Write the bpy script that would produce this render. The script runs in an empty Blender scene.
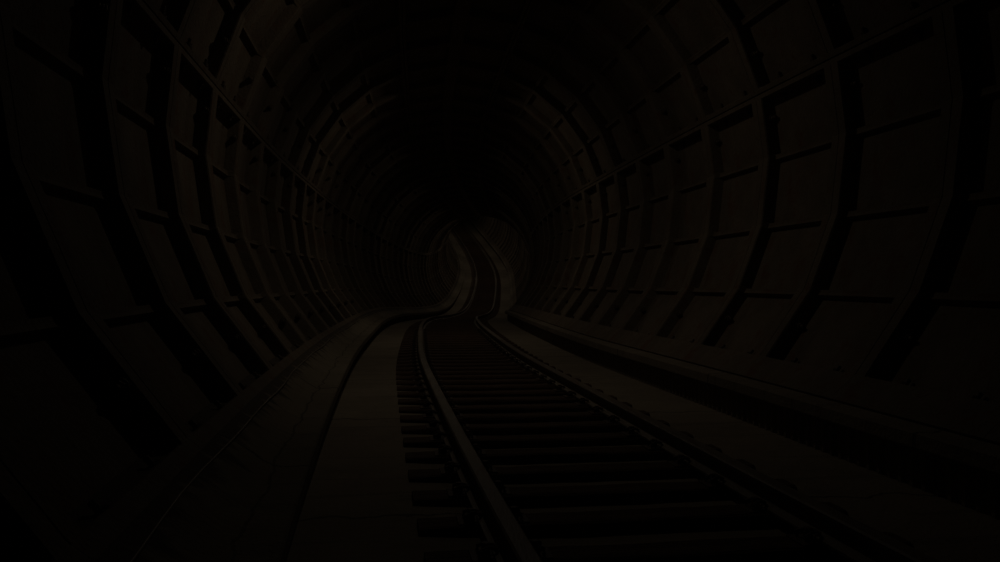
import bpy, bmesh, math, random
import numpy as np
from mathutils import Vector, Matrix
random.seed(7)
SC = bpy.context.scene
COL = SC.collection
R = math.radians

# ------------------------------------------------------------------ the line of the tunnel
# world: camera stands at x=0, y=0; z=0 is the floor beside the track under it
ZC = 1.19
KN = [0, 4, 8, 12, 16, 20, 25, 31, 38, 46, 55, 65, 76, 90, 110.]
KX = [1.3062, 0.6532, 0.0801, -0.4302, -0.8328, -1.1828, -1.4582, -1.5418, -1.3904, -1.1705, -1.0636, -1.145, -2.1481, -4.6896, -9.2477]
KZ = [1.2193, 1.2383, 1.2426, 1.2236, 1.2186, 1.2183, 1.1653, 0.9943, 0.7957, 0.8199, 1.4766, 2.8555, 4.8827, 8.4012, 14.5969]
def spline(K):
    n = len(KN); h = np.diff(KN); A = np.zeros((n, n)); B = np.zeros(n); A[0, 0] = A[-1, -1] = 1
    for i in range(1, n - 1):
        A[i, i - 1] = h[i - 1]; A[i, i] = 2 * (h[i - 1] + h[i]); A[i, i + 1] = h[i]
        B[i] = 6 * ((K[i + 1] - K[i]) / h[i] - (K[i] - K[i - 1]) / h[i - 1])
    return np.linalg.solve(A, B)
MX, MZ = spline(KX), spline(KZ)
def ev(K, M, y):
    if y < 0:
        f0, d0 = ev(K, M, 0.0); return f0 + d0 * y, d0
    y = min(y, 109.9)
    i = 0
    while KN[i + 1] < y: i += 1
    h = KN[i + 1] - KN[i]; a = (KN[i + 1] - y) / h; b = 1 - a
    f = a * K[i] + b * K[i + 1] + ((a**3 - a) * M[i] + (b**3 - b) * M[i + 1]) * h * h / 6
    d = (K[i + 1] - K[i]) / h - (3 * a * a - 1) * M[i] * h / 6 + (3 * b * b - 1) * M[i + 1] * h / 6
    return f, d
YS = np.arange(-14, 109.8, .1)
_d = [(ev(KX, MX, y)[1], ev(KZ, MZ, y)[1]) for y in YS]
_ds = np.array([math.sqrt(1 + a * a + b * b) for a, b in _d])
AS = np.concatenate([[0], np.cumsum((_ds[1:] + _ds[:-1]) / 2 * np.diff(YS))])
AS = AS - np.interp(0, YS, AS)          # arc length along the tunnel, 0 beside the camera
def yof(s): return float(np.interp(s, AS, YS))
def sof(y): return float(np.interp(y, YS, AS))
_cache = {}
def frame(s):
    k = round(s, 4)
    if k in _cache: return _cache[k]
    y = yof(s); x, dx = ev(KX, MX, y); z, dz = ev(KZ, MZ, y)
    n = math.hypot(1, dx); l = math.hypot(n, dz)
    o = Vector((x, y, z + ZC)); r = Vector((1 / n, -dx / n, 0)); t = Vector((dx, 1, dz)) / l
    u = r.cross(t)
    _cache[k] = (o, r, u, t); return _cache[k]
def P(s, u, v):
    o, r, up, t = frame(s); return o + r * u + up * v

# ------------------------------------------------------------------ materials
def mat(name, c1, c2, scale=3., rough=.85, c3=None, bump=.3, metal=0., stretch=(1, 1, 1), fine=40., spec=.3):
    m = bpy.data.materials.new(name); m.use_nodes = True; nt = m.node_tree; N = nt.nodes; Lk = nt.links
    b = N['Principled BSDF']; b.inputs['Roughness'].default_value = rough; b.inputs['Metallic'].default_value = metal
    b.inputs['Specular IOR Level'].default_value = spec
    tc = N.new('ShaderNodeTexCoord'); mp = N.new('ShaderNodeMapping'); Lk.new(tc.outputs['Object'], mp.inputs['Vector'])
    mp.inputs['Scale'].default_value = stretch
    n1 = N.new('ShaderNodeTexNoise'); n1.inputs['Scale'].default_value = scale; n1.inputs['Detail'].default_value = 6; n1.inputs['Roughness'].default_value = .65
    Lk.new(mp.outputs[0], n1.inputs['Vector'])
    cr = N.new('ShaderNodeValToRGB'); cr.color_ramp.elements[0].position = .36; cr.color_ramp.elements[0].color = (*c1, 1)
    cr.color_ramp.elements[1].position = .64; cr.color_ramp.elements[1].color = (*c2, 1)
    Lk.new(n1.outputs['Fac'], cr.inputs['Fac']); out = cr.outputs['Color']
    n2 = N.new('ShaderNodeTexNoise'); n2.inputs['Scale'].default_value = fine; n2.inputs['Detail'].default_value = 4
    Lk.new(mp.outputs[0], n2.inputs['Vector'])
    if c3:
        n3 = N.new('ShaderNodeTexNoise'); n3.inputs['Scale'].default_value = scale * 1.7; n3.inputs['Detail'].default_value = 8; n3.inputs['Roughness'].default_value = .75
        mp3 = N.new('ShaderNodeMapping'); mp3.inputs['Location'].default_value = (31, 7, 3); Lk.new(mp.outputs[0], mp3.inputs['Vector']); Lk.new(mp3.outputs[0], n3.inputs['Vector'])
        r3 = N.new('ShaderNodeValToRGB'); r3.color_ramp.elements[0].position = .52; r3.color_ramp.elements[1].position = .66
        Lk.new(n3.outputs['Fac'], r3.inputs['Fac'])
        mx = N.new('ShaderNodeMix'); mx.data_type = 'RGBA'; Lk.new(r3.outputs['Color'], mx.inputs['Factor']); Lk.new(out, mx.inputs[6]); mx.inputs[7].default_value = (*c3, 1)
        out = mx.outputs[2]
    Lk.new(out, b.inputs['Base Color'])
    bp = N.new('ShaderNodeBump'); bp.inputs['Strength'].default_value = bump; bp.inputs['Distance'].default_value = .02
    ad = N.new('ShaderNodeMath'); ad.operation = 'ADD'; Lk.new(n1.outputs['Fac'], ad.inputs[0]); Lk.new(n2.outputs['Fac'], ad.inputs[1])
    Lk.new(ad.outputs[0], bp.inputs['Height']); Lk.new(bp.outputs[0], b.inputs['Normal'])
    return m, nt, b, out
M_RING = mat('weathered_lining', (.17, .138, .095), (.235, .195, .14), 2.2, .85, (.185, .1, .055), .35, fine=30)[0]
M_KEY = mat('weathered_key_casting', (.17, .135, .09), (.23, .185, .13), 2.0, .85, (.19, .1, .055), .35, fine=30)[0]
M_BOLT = mat('rusty_bolt', (.10, .075, .05), (.2, .155, .11), 20, .6, None, .3, metal=0)[0]
M_RAIL = mat('rail_steel', (.17, .145, .11), (.25, .21, .155), 5, .6, (.17, .1, .055), .15, metal=.0, stretch=(2, .3, 2))[0]
M_PLATE = mat('rail_plate_iron', (.07, .05, .035), (.12, .085, .06), 12, .7, (.15, .07, .035), .4)[0]
M_WOOD = mat('sleeper_timber', (.082, .048, .028), (.15, .09, .053), 3, .85, (.055, .036, .024), .7, stretch=(.35, 6, 3), fine=18)[0]
M_CABLE = mat('cable_sheath', (.2, .17, .13), (.3, .25, .19), 6, .5, None, .1)[0]

def floor_mat(name, base, dark, dirt_u=None, crack_u=None, joint=3.0):
    """concrete; the UV map holds metres across and along the tunnel, so joints, cracks and dirt lie along it"""
    m, nt, b, out = mat(name, dark, base, 1.1, .9, tuple(x * .72 for x in base), .35, stretch=(1, 1, 1), fine=35)
    N = nt.nodes; Lk = nt.links
    uv = N.new('ShaderNodeUVMap'); uv.uv_map = 'metres'; sp = N.new('ShaderNodeSeparateXYZ'); Lk.new(uv.outputs[0], sp.inputs[0])
    def math_(op, a, bb=None):
        n = N.new('ShaderNodeMath'); n.operation = op
        for i, q in enumerate((a, bb)):
            if q is None: continue
            if isinstance(q, (int, float)): n.inputs[i].default_value = q
            else: Lk.new(q, n.inputs[i])
        return n.outputs[0]
    def noise(sx, sy, det=4, loc=0):
        mp = N.new('ShaderNodeMapping'); mp.inputs['Scale'].default_value = (sx, sy, 1); mp.inputs['Location'].default_value = (loc, loc, 0)
        Lk.new(uv.outputs[0], mp.inputs['Vector']); n = N.new('ShaderNodeTexNoise'); n.inputs['Scale'].default_value = 1; n.inputs['Detail'].default_value = det
        Lk.new(mp.outputs[0], n.inputs['Vector']); return n.outputs['Fac']
    def darken(fac, col, inp):
        mx = N.new('ShaderNodeMix'); mx.data_type = 'RGBA'; Lk.new(fac, mx.inputs['Factor']); Lk.new(inp, mx.inputs[6]); mx.inputs[7].default_value = (*col, 1); return mx.outputs[2]
    wob = math_('MULTIPLY', math_('SUBTRACT', noise(4, 1.5, 5), .5), .3)
    al = math_('ADD', sp.outputs['Y'], wob)
    fr = math_('ABSOLUTE', math_('SUBTRACT', math_('FRACT', math_('DIVIDE', al, joint)), .5))
    out = darken(math_('LESS_THAN', fr, .0045), tuple(x * .45 for x in dark), out)
    # bands of cement left by each pour across the strip
    st = math_('MULTIPLY', math_('GREATER_THAN', noise(.6, 5, 3, 9), .62), .35)
    out = darken(st, tuple(x * .6 for x in dark), out)
    if crack_u is not None:
        cw = math_('MULTIPLY', math_('SUBTRACT', noise(1, 2.2, 6, 4), .5), .16)
        cd = math_('ABSOLUTE', math_('SUBTRACT', math_('ADD', sp.outputs['X'], cw), crack_u))
        out = darken(math_('MULTIPLY', math_('LESS_THAN', cd, .007), .7), tuple(x * .4 for x in dark), out)
    if dirt_u is not None:
        # silt fingers washed out from the foot of the lining
        side, u0, wdt = dirt_u
        q = math_('DIVIDE', math_('MULTIPLY', math_('SUBTRACT', sp.outputs['X'], u0), side), wdt)   # 0 at the clean side, 1 at the wall
        q = math_('ADD', q, math_('MULTIPLY', math_('SUBTRACT', noise(1.5, 7, 4, 2), .5), 2.6))
        r = N.new('ShaderNodeValToRGB'); r.color_ramp.elements[0].position = .45; r.color_ramp.elements[1].position = .8; Lk.new(q, r.inputs['Fac'])
        out = darken(math_('MULTIPLY', r.outputs['Color'], .75), (.05, .038, .026), out)
    Lk.new(out, b.inputs['Base Color'])
    return m
M_STRIP = floor_mat('track_bed_concrete', (.34, .29, .215), (.27, .23, .17))
M_WALKL = floor_mat('footpath_concrete_silted', (.33, .285, .21), (.25, .215, .155), (-1, -1.80, .16), -1.70)
M_WALKR = floor_mat('footpath_concrete', (.31, .265, .2), (.24, .205, .15), (1, 1.84, .12))

# ------------------------------------------------------------------ object helpers
def link_mesh(name, verts, faces, m, parent=None, origin=None, uvs=None, smooth=False):
    o0 = Vector(origin) if origin is not None else Vector((0, 0, 0))
    me = bpy.data.meshes.new(name); me.from_pydata([tuple(Vector(v) - o0) for v in verts], [], faces)
    if uvs:
        ul = me.uv_layers.new(name='metres')
        for lp in me.loops: ul.data[lp.index].uv = uvs[lp.vertex_index]
    bm = bmesh.new(); bm.from_mesh(me); bmesh.ops.recalc_face_normals(bm, faces=bm.faces); bm.to_mesh(me); bm.free()
    me.materials.append(m)
    if smooth:
        for p in me.polygons: p.use_smooth = True
    ob = bpy.data.objects.new(name, me); COL.objects.link(ob)
    if parent is not None: ob.parent = parent
    else: ob.location = o0
    return ob
def empty(name, loc, label, cat, group=None):
    e = bpy.data.objects.new(name, None); COL.objects.link(e); e.location = loc; e.empty_display_size = .2
    e['label'] = label; e['category'] = cat
    if group: e['group'] = group
    return e
def extrude(profile, s0, s1, step, closed=True):
    """carry a cross-section (u, v) along the tunnel; returns verts, faces, uvs"""
    n = max(2, int((s1 - s0) / step) + 1); ss = [s0 + (s1 - s0) * i / (n - 1) for i in range(n)]
    V = []; F = []; U = []; k = len(profile)
    for s in ss:
        for (u, v) in profile: V.append(P(s, u, v)); U.append((u, s))
    for i in range(n - 1):
        for j in range(k if closed else k - 1):
            a = i * k + j; b = i * k + (j + 1) % k; F.append((a, b, b + k, a + k))
    if closed: F.append(tuple(range(k))); F.append(tuple((n - 1) * k + j for j in range(k)))
    return V, F, U
ORD = ['first', 'second', 'third', 'fourth', 'fifth', 'sixth', 'seventh', 'eighth', 'ninth', 'tenth', 'eleventh', 'twelfth', 'thirteenth', 'fourteenth', 'fifteenth',
       'sixteenth', 'seventeenth', 'eighteenth', 'nineteenth', 'twentieth']
TENS = ['', '', 'twenty', 'thirty']
def ordinal(n):
    if n <= 20: return ORD[n - 1]
    return TENS[n // 10] + '-' + ORD[n % 10 - 1] if n % 10 else {30: 'thirtieth', 40: 'fortieth'}[n]

# ------------------------------------------------------------------ lining rings
R0 = 2.80; DEEP = .125; RIB = .070; RO = R0 + .25
PITCH = 1.5
S_RING0 = sof(7.04)                      # a rim line of the lining, measured from the photograph
ROLL = R(.7)                              # the rings sit turned a little from upright
def roll(s, u, v): return P(s, -.026 + u * math.cos(ROLL) - v * math.sin(ROLL), u * math.sin(ROLL) + v * math.cos(ROLL))
PR = roll
def rframe(s):
    o, r, u, t = frame(s); c, q = math.cos(ROLL), math.sin(ROLL); return o, r * c + u * q, u * c - r * q, t
def poly_r(a, corners):
    """radius factor of the straight facet that angle a falls on"""
    for c0, c1 in zip(corners[:-1], corners[1:]):
        if c0 - 1e-6 <= a <= c1 + 1e-6:
            h = R((c1 - c0) / 2); return math.cos(h) / math.cos(R(a - (c0 + c1) / 2))
    c0, c1 = (corners[0], corners[1]) if a < corners[0] else (corners[-2], corners[-1])
    h = R((c1 - c0) / 2); return math.cos(h) / math.cos(R(a - (c0 + c1) / 2))
deg = lambda m: math.degrees(m / R0)
def segment_mesh(s0, a0, a1, corners, ribs, low_pad=0., band=None):
    """one pan-shaped casting between two rims: deep rims on its four sides, lower ribs across the pan"""
    g = .0035; q_ = .0015
    SL = [(q_, 'h'), (q_ + .001, 'e'), (.006, 'r'), (.112, 'r'), (.122, 'f'), (.140, 'p')]
    SL = SL + [(PITCH - s, c) for s, c in reversed(SL)]
    gd = deg(g)
    AL = [(a0 + gd, 'g'), (a0 + gd * 2, 'r'), (a0 + low_pad + deg(.05), 'r'), (a0 + low_pad + deg(.056), 'f'), (a0 + low_pad + deg(.068), 'p')]
    AL += [(a1 - gd, 'g'), (a1 - gd * 2, 'r'), (a1 - deg(.05), 'r'), (a1 - deg(.056), 'f'), (a1 - deg(.068), 'p')]
    if low_pad: AL.append((a0 + low_pad, 'r'))
    for rb in ribs:
        AL += [(rb - deg(.036), 'p'), (rb - deg(.024), 'b'), (rb, 'b'), (rb + deg(.024), 'b'), (rb + deg(.036), 'p')]
    if band:
        AL += [(band[0] - deg(.03), 'p'), (band[0], 'r'), (band[1], 'r'), (band[1] + deg(.03), 'p')]
    AL.sort()
    depth = {'g': .02, 'h': .006, 'e': .003, 'r': 0., 'f': .012, 'p': DEEP, 'b': RIB}
    V = []; F = []; na = len(AL); ns = len(SL)
    wob = random.uniform(-.006, .006)
    for s, sc in SL:
        for a, ac in AL:
            ds_, da = depth[sc], depth[ac]
            if ac == 'g': d = .02
            else: d = min(ds_, da)
            r = (R0 + d) * poly_r(a, corners)
            V.append(PR(s0 + s, r * math.cos(R(a)), r * math.sin(R(a))))
    for i in range(ns - 1):
        for j in range(na - 1):
            q = i * na + j; F.append((q, q + 1, q + 1 + na, q + na))
    base = len(V)                         # the back of the casting
    for s in (q_, PITCH - q_):
        for a, ac in AL:
            r = RO * poly_r(a, corners); V.append(PR(s0 + s, r * math.cos(R(a)), r * math.sin(R(a))))
    for j in range(na - 1):
        F.append((base + j, base + j + 1, base + na + j + 1, base + na + j))
        F.append((j, j + 1, base + j + 1, base + j))
        q = (ns - 1) * na + j; F.append((q, q + 1, base + na + j + 1, base + na + j))
    for i in range(ns - 1):
        pass
    F.append(tuple([i * na for i in range(ns)] + [base + na, base]))
    F.append(tuple([i * na + na - 1 for i in range(ns)] + [base + na + na - 1, base + na - 1]))
    return V, F
def mirror(c): return [180 - x for x in reversed(c)]
C_LOW = [-57.2, -42.9, -28.6, -14.3, 0, 13.6]
C_UP = [13.6, 28.6, 42.9, 57.2, 71.5]
C_KEY = [71.5, 87.8, 92.2, 108.5]
SEGS = [('lining_segment', -48.2, 13.6, C_LOW, [-28.6, -14.3, 0], 4.1, None),
        ('lining_segment', 13.6, 71.5, C_UP, [28.6, 42.9, 57.2], 0., None),
        ('key_segment', 71.5, 108.5, C_KEY, [], 0., (87.8, 92.2)),
        ('lining_segment', 108.5, 166.4, mirror(C_UP), [122.8, 137.1, 151.4], 0., None)]
def lower_left(s0):
    """mirror image of the lower right casting"""
    global PR
    keep = PR
    PR = lambda s, u, v: roll(s, -u, v)
    r = segment_mesh(s0, -48.2, 13.6, C_LOW, [-28.6, -14.3, 0], 4.1, None)
    PR = keep
    return r
# bolt: washer, hexagonal nut, end of the stud. built once, copied with obj.copy()
def bolt_mesh():
    bm = bmesh.new()
    def cyl(r, z0, z1, n, r2=None):
        ret = bmesh.ops.create_cone(bm, cap_ends=True, segments=n, radius1=r, radius2=r2 or r, depth=z1 - z0)
        bmesh.ops.translate(bm, verts=ret['verts'], vec=(0, 0, (z0 + z1) / 2))
    cyl(.036, -.006, .008, 16); cyl(.028, .007, .036, 6); cyl(.0285, .035, .039, 6, .024); cyl(.015, .036, .072, 10); cyl(.015, .0715, .077, 10, .011)
    me = bpy.data.meshes.new('bolt'); bm.to_mesh(me); bm.free(); me.materials.append(M_BOLT); return me
BOLT = bolt_mesh()
bolt0 = bpy.data.objects.new('bolt', BOLT)
def add_bolt(pos, axis, parent, origin):
    b = bolt0.copy(); COL.objects.link(b); b.parent = parent
    q = Vector(axis).to_track_quat('Z', 'Y')
    b.rotation_mode = 'QUATERNION'; b.rotation_quaternion = q; b.location = Vector(pos) - Vector(origin)
K0, K1 = -6, 66
N_BOLTED = 11
for k in range(K0, K1):
    s0 = S_RING0 + PITCH * k
    n = k + 4                             # rings whose inner face the photograph shows, counted from the camera
    cs = s0 + PITCH / 2
    if n < 1: lab = 'ring of ribbed lining castings around and behind the viewpoint'; grp = 'lining rings at the viewpoint'
    elif n <= 20: lab = '%s ring of ribbed rust-brown lining, counting away from the viewpoint' % ordinal(n); grp = 'ribbed lining rings of the tunnel'
    elif s0 < 46: lab = 'shadowy lining ring on the stretch where the track dips past the crest'; grp = 'lining rings over the dip'
    else: lab = 'small faint lining ring on the far climb where the track bends away'; grp = 'lining rings on the far climb'
    og = P(cs, 0, -2.5)
    e = empty('lining_ring', og, lab, 'tunnel ring', grp)
    parts = []
    for nm, a0, a1, cor, ribs, lp, band in SEGS:
        V, F = segment_mesh(s0, a0, a1, cor, ribs, lp, band)
        parts.append(link_mesh(nm, V, F, M_KEY if nm == 'key_segment' else M_RING, e, og))
    V, F = lower_left(s0)
    parts.append(link_mesh('lining_segment', V, F, M_RING, e, og))
    if -4 <= k < N_BOLTED - 2:
        o, r_, u_, t_ = rframe(cs)
        for side in (1, -1):
            low = parts[0] if side == 1 else parts[4]; up = parts[1] if side == 1 else parts[3]
            def rad(a): return r_ * (math.cos(R(a)) * side) + u_ * math.sin(R(a))
            def tan(a): return r_ * (-math.sin(R(a)) * side) + u_ * math.cos(R(a))
            rr = R0 + .066
            for a, pt in ((8.2, low), (-35.6, low), (22.0, up)):     # through the rim that closes the pan at its far side
                s = s0 + PITCH - .138
                f = rframe(s); rad_s = f[1] * (math.cos(R(a)) * side) + f[2] * math.sin(R(a))
                rp = rr * poly_r(a, C_LOW if a < 14 else C_UP)
                add_bolt(f[0] + rad_s * rp, -f[3], pt, og)
            for a, sg, pt in ((13.6, -1, low), (13.6, 1, up), (-44.3, 1, low)):   # through the lengthwise joints
                for ds_ in (.42, 1.08):
                    f = rframe(s0 + ds_); rad_s = f[1] * (math.cos(R(a)) * side) + f[2] * math.sin(R(a)); ta = f[1] * (-math.sin(R(a)) * side) + f[2] * math.cos(R(a))
                    add_bolt(f[0] + rad_s * rr + ta * (.064 * sg), ta * sg, pt, og)

# ------------------------------------------------------------------ track bed, kerbs and footpaths
S_A, S_B = -6.0, sof(108)
V_SL = -2.388          # top of the sleepers
V_ST = -2.418          # concrete strips beside them
V_TR = -2.447          # trough between the sleepers
def struct(name, prof, m, step=.5, label=None):
    V, F, U = extrude(prof, S_A, S_B, step)
    o = link_mesh(name, V, F, m, None, None, U); o['kind'] = 'structure'
    if label: o['label'] = label; o['category'] = 'footpath' if 'path' in name else 'floor'
    return o
floor = struct('floor', [(-1.75, V_ST), (-1.03, V_ST), (-.55, V_TR + .004), (-.35, V_TR), (.45, V_TR), (1.07, V_TR), (1.09, V_ST), (1.9, V_ST), (1.9, -2.9), (-1.75, -2.9)],
               M_STRIP, .5, 'pale concrete track bed with flat strips on both sides of the sleepers')
# left footpath: thin slab lip over a face set back, silted up against the lining
struct('footpath_left', [(-1.70, V_ST - .05), (-1.70, -2.235), (-1.552, -2.235), (-1.548, -2.16), (-1.556, -2.149), (-1.72, -2.144), (-1.80, -2.105), (-1.90, -2.03), (-1.98, -1.985), (-2.2, -1.96), (-2.2, -2.6)],
       M_WALKL, .5, 'low silted concrete footpath along the lining beside the near rail')
def corrugated():
    prof_top = [(1.718, -2.165), (1.714, -2.155), (1.718, -2.083), (1.728, -2.074), (1.84, -2.07), (1.98, -2.03), (2.2, -2.0), (2.2, -2.6), (1.86, -2.6)]
    ss = []; s = S_A
    while s < S_B: ss.append(s); s += .0275 if s < 16 else .5
    V = []; F = []; U = []; k = len(prof_top) + 2
    for s in ss:
        w = .010 * (1 if s >= 16 else math.copysign(1, math.sin(s * 2 * math.pi / .11)))
        pr = prof_top[:1] and ([(1.825 - w, V_ST - .05), (1.825 - w, -2.165)] + prof_top)
        for (u, v) in pr: V.append(P(s, u, v)); U.append((u, s))
    for i in range(len(ss) - 1):
        for j in range(k):
            a = i * k + j; b = i * k + (j + 1) % k; F.append((a, b, b + k, a + k))
    F.append(tuple(range(k))); F.append(tuple((len(ss) - 1) * k + j for j in range(k)))
    o = link_mesh('footpath_right', V, F, M_WALKR, None, None, U); o['kind'] = 'structure'
    o['label'] = 'raised concrete footpath with a thin lip over a ribbed face beyond the far rail'; o['category'] = 'footpath'
corrugated()

# ------------------------------------------------------------------ rails
U_L, U_R = -.668, .775
V_RT = V_SL + .128
def rail(uc, label):
    h = V_RT; b = V_SL + .004
    pr = [(-.075, b), (-.075, b + .012), (-.02, b + .026), (-.011, b + .04), (-.011, h - .042), (-.040, h - .030), (-.043, h - .008), (-.034, h),
          (.034, h), (.043, h - .008), (.040, h - .030), (.011, h - .042), (.011, b + .04), (.02, b + .026), (.075, b + .012), (.075, b)]
    V, F, U = extrude([(uc + x, y) for x, y in pr], S_A, S_B, .3)
    o = link_mesh('rail', V, F, M_RAIL, None, None, U); o['label'] = label; o['category'] = 'rail'; o['group'] = 'steel running rails'
rail(U_L, 'steel running rail beside the lower silted footpath, its broad head lit')
rail(U_R, 'steel running rail beside the higher footpath with the ribbed face')

# ------------------------------------------------------------------ sleepers
def sleeper_mesh(seed):
    rnd = random.Random(seed); bm = bmesh.new()
    nx = 14; W = .212; H = .15; x0, x1 = -1.025, 1.115
    rows = []
    for i in range(nx + 1):
        x = x0 + (x1 - x0) * i / nx; j = rnd.uniform(-.006, .006); w = W / 2 + rnd.uniform(-.006, .006); t = rnd.uniform(-.004, .003)
        c = .018 + rnd.uniform(-.004, .006)
        rows.append([bm.verts.new(p) for p in ((x, -w + j, -H), (x, -w + j, -c), (x, -w + c * .45 + j, -c * .35 + t), (x, -w + c * 1.3 + j, t), (x, 0, t + rnd.uniform(-.003, .002)), (x, w - c * 1.3 + j, t), (x, w - c * .45 + j, -c * .35 + t), (x, w + j, -c), (x, w + j, -H))])
    for a, b in zip(rows[:-1], rows[1:]):
        for j in range(9): bm.faces.new((a[j], a[(j + 1) % 9], b[(j + 1) % 9], b[j]))
    bm.faces.new(rows[0]); bm.faces.new(rows[-1]); bmesh.ops.recalc_face_normals(bm, faces=bm.faces)
    me = bpy.data.meshes.new('sleeper'); bm.to_mesh(me); bm.free(); me.materials.append(M_WOOD); return me
SM = [sleeper_mesh(i) for i in range(5)]
def boxes_mesh(name, boxes, m, bev=.004):
    bm = bmesh.new()
    for (x0, y0, z0, x1, y1, z1) in boxes:
        ret = bmesh.ops.create_cube(bm, size=1)
        bmesh.ops.scale(bm, verts=ret['verts'], vec=(x1 - x0, y1 - y0, z1 - z0)); bmesh.ops.translate(bm, verts=ret['verts'], vec=((x0 + x1) / 2, (y0 + y1) / 2, (z0 + z1) / 2))
    bmesh.ops.bevel(bm, geom=bm.edges[:], offset=bev, segments=1, affect='EDGES')
    me = bpy.data.meshes.new(name); bm.to_mesh(me); bm.free(); me.materials.append(m); return me
PLATE = boxes_mesh('rail_plate', [(-.17, -.08, -.004, .17, .08, .006)], M_PLATE, .002)
def clip_mesh():
    """bent spring clip bearing on the rail foot, with its screw head"""
    bm = bmesh.new()
    pts = [(.135, -.045, .008), (.135, -.045, .03), (.10, -.03, .042), (.062, -.02, .032), (.055, 0, .028), (.062, .02, .032), (.10, .03, .042), (.135, .045, .03), (.135, .045, .008)]
    rad = .009; prev = None
    for i, p in enumerate(pts):
        p = Vector(p); d = (Vector(pts[min(i + 1, len(pts) - 1)]) - Vector(pts[max(i - 1, 0)])).normalized()
        a = d.orthogonal().normalized(); b = d.cross(a)
        ring = [bm.verts.new(p + (a * math.cos(t * math.pi / 3) + b * math.sin(t * math.pi / 3)) * rad) for t in range(6)]
        if prev:
            ring_o = min(range(6), key=lambda o: (ring[o].co - prev[0].co).length)
            ring = ring[ring_o:] + ring[:ring_o]
            if (ring[1].co - prev[1].co).length > (ring[5].co - prev[1].co).length: ring = [ring[0]] + ring[:0:-1]
            for t in range(6): bm.faces.new((prev[t], prev[(t + 1) % 6], ring[(t + 1) % 6], ring[t]))
        else: bm.faces.new(ring)
        prev = ring
    bm.faces.new(prev)
    ret = bmesh.ops.create_cone(bm, cap_ends=True, segments=6, radius1=.022, radius2=.019, depth=.05); bmesh.ops.translate(bm, verts=ret['verts'], vec=(.105, 0, .03))
    bmesh.ops.recalc_face_normals(bm, faces=bm.faces)
    me = bpy.data.meshes.new('rail_clip'); bm.to_mesh(me); bm.free(); me.materials.append(M_PLATE); return me
CLIP = clip_mesh()
S_SL0 = sof(4.68) + .02; SP = .525
k = -6; n = 0
while True:
    s = S_SL0 + SP * k
    if s > S_B - 1: break
    o, r_, u_, t_ = frame(s)
    mw = Matrix((r_, t_, u_)).transposed().to_4x4()
    rot = mw.to_quaternion(); org = P(s, 0, V_SL)
    sl = bpy.data.objects.new('sleeper', SM[(k * 7) % 5]); COL.objects.link(sl); sl.rotation_mode = 'QUATERNION'
    sl.location = org; sl.rotation_quaternion = rot @ Matrix.Rotation(random.uniform(-.008, .008), 3, 'Z').to_quaternion()
    sl['category'] = 'sleeper'
    if k < -2: sl['label'] = 'brown timber sleeper beneath and behind the viewpoint'; sl['group'] = 'sleepers at the viewpoint'
    elif k < 29: sl['label'] = '%s brown timber sleeper from the bottom edge of the view' % ordinal(k + 3); sl['group'] = 'timber sleepers under the near rails'
    elif s < 24: sl['label'] = 'thin dark timber sleeper packed in with others just before the crest'; sl['group'] = 'sleepers at the crest'
    else: sl['label'] = 'tiny brown timber sleeper on the track beyond the crest'; sl['group'] = 'sleepers beyond the crest'
    if k < 40:
        for uc in (U_L, U_R):
            pl = bpy.data.objects.new('rail_plate', PLATE); COL.objects.link(pl); pl.parent = sl; pl.location = (uc, 0, .001); pl['label'] = 'iron plate under the rail'
            if k < 30:
                for sg in (1, -1):
                    c = bpy.data.objects.new('rail_clip', CLIP); COL.objects.link(c); c.parent = pl; c.rotation_euler = (0, 0, 0 if sg == 1 else math.pi)
                    c.location = (0, 0, .002)
    k += 1

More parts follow.
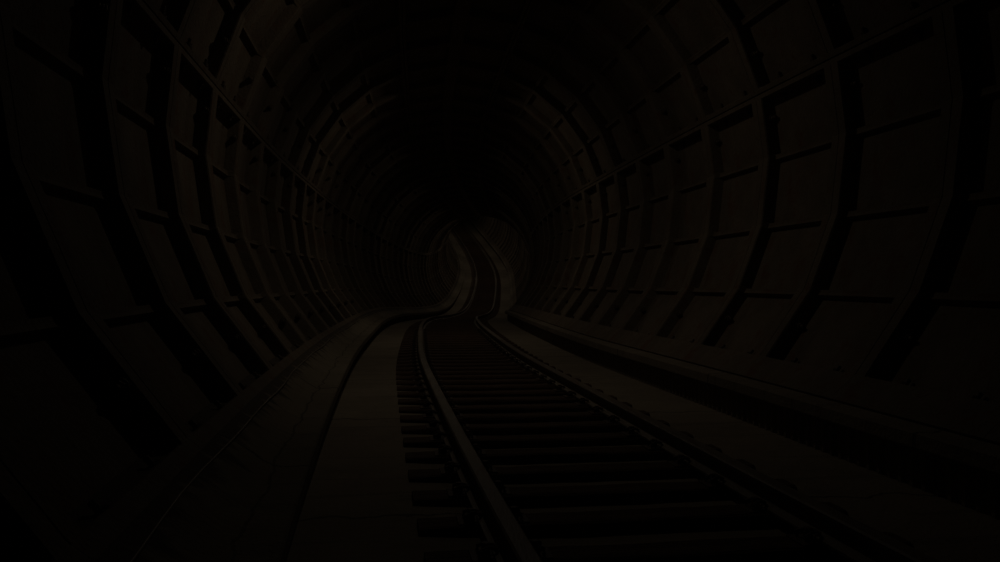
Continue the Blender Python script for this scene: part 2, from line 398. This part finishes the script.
# ------------------------------------------------------------------ cable lying along the wall foot
def cable():
    V = []; F = []; n = 0; s = S_A; m = 8; ss = []
    while s < 34: ss.append(s); s += .35
    for s in ss:
        u = -1.915 + .012 * math.sin(s * 1.3) + .008 * math.sin(s * 3.1); v = -2.012 - .0 * s
        for j in range(m): V.append(P(s, u + .006 * math.cos(j * math.tau / m), v + .006 * math.sin(j * math.tau / m)))
    for i in range(len(ss) - 1):
        for j in range(m):
            a = i * m + j; b = i * m + (j + 1) % m; F.append((a, b, b + m, a + m))
    F.append(tuple(range(m))); F.append(tuple((len(ss) - 1) * m + j for j in range(m)))
    o = link_mesh('cable', V, F, M_CABLE, smooth=True); o['label'] = 'thin pale cable lying along the foot of the lining on the silted footpath'; o['category'] = 'cable'
cable()

# ------------------------------------------------------------------ the tunnel lamps, one under the crown every fifth ring
LAMP_W = 60.
for i in range(0, 11):
    s = S_RING0 + PITCH + .62 + PITCH * 5 * i + (.3 if i == 1 else 0)
    o, r_, u_, t_ = frame(s)
    ld = bpy.data.lights.new('tunnel_lamp', 'AREA'); ld.shape = 'DISK'; ld.size = .12; ld.energy = LAMP_W * (1, 1.2, .45, .45, .6, .9, 1.1, 1.1, 1., .9, .8)[i]; ld.color = (1., .84, .66)
    lo = bpy.data.objects.new('tunnel_lamp', ld); COL.objects.link(lo); lo.location = P(s, -.4 if i == 0 else -.12, 2.57)
    lo.rotation_mode = 'QUATERNION'; lo.rotation_quaternion = (-u_).to_track_quat('-Z', 'Y')

w = bpy.data.worlds.new('world'); SC.world = w; w.use_nodes = True
w.node_tree.nodes['Background'].inputs['Color'].default_value = (0, 0, 0, 1)

# ------------------------------------------------------------------ camera
cam = bpy.data.cameras.new('camera'); co = bpy.data.objects.new('camera', cam); COL.objects.link(co)
cam.sensor_fit = 'HORIZONTAL'; cam.sensor_width = 36; cam.lens = 850 / 1000 * 36; cam.clip_start = .02; cam.clip_end = 300
co.location = (0, 0, ZC); co.rotation_euler = (math.pi / 2, 0, 0)
SC.camera = co
SC.view_settings.view_transform = 'Standard'; SC.view_settings.look = 'None'; SC.view_settings.gamma = 1; SC.view_settings.use_curve_mapping = False
SC.view_settings.exposure = -3.7
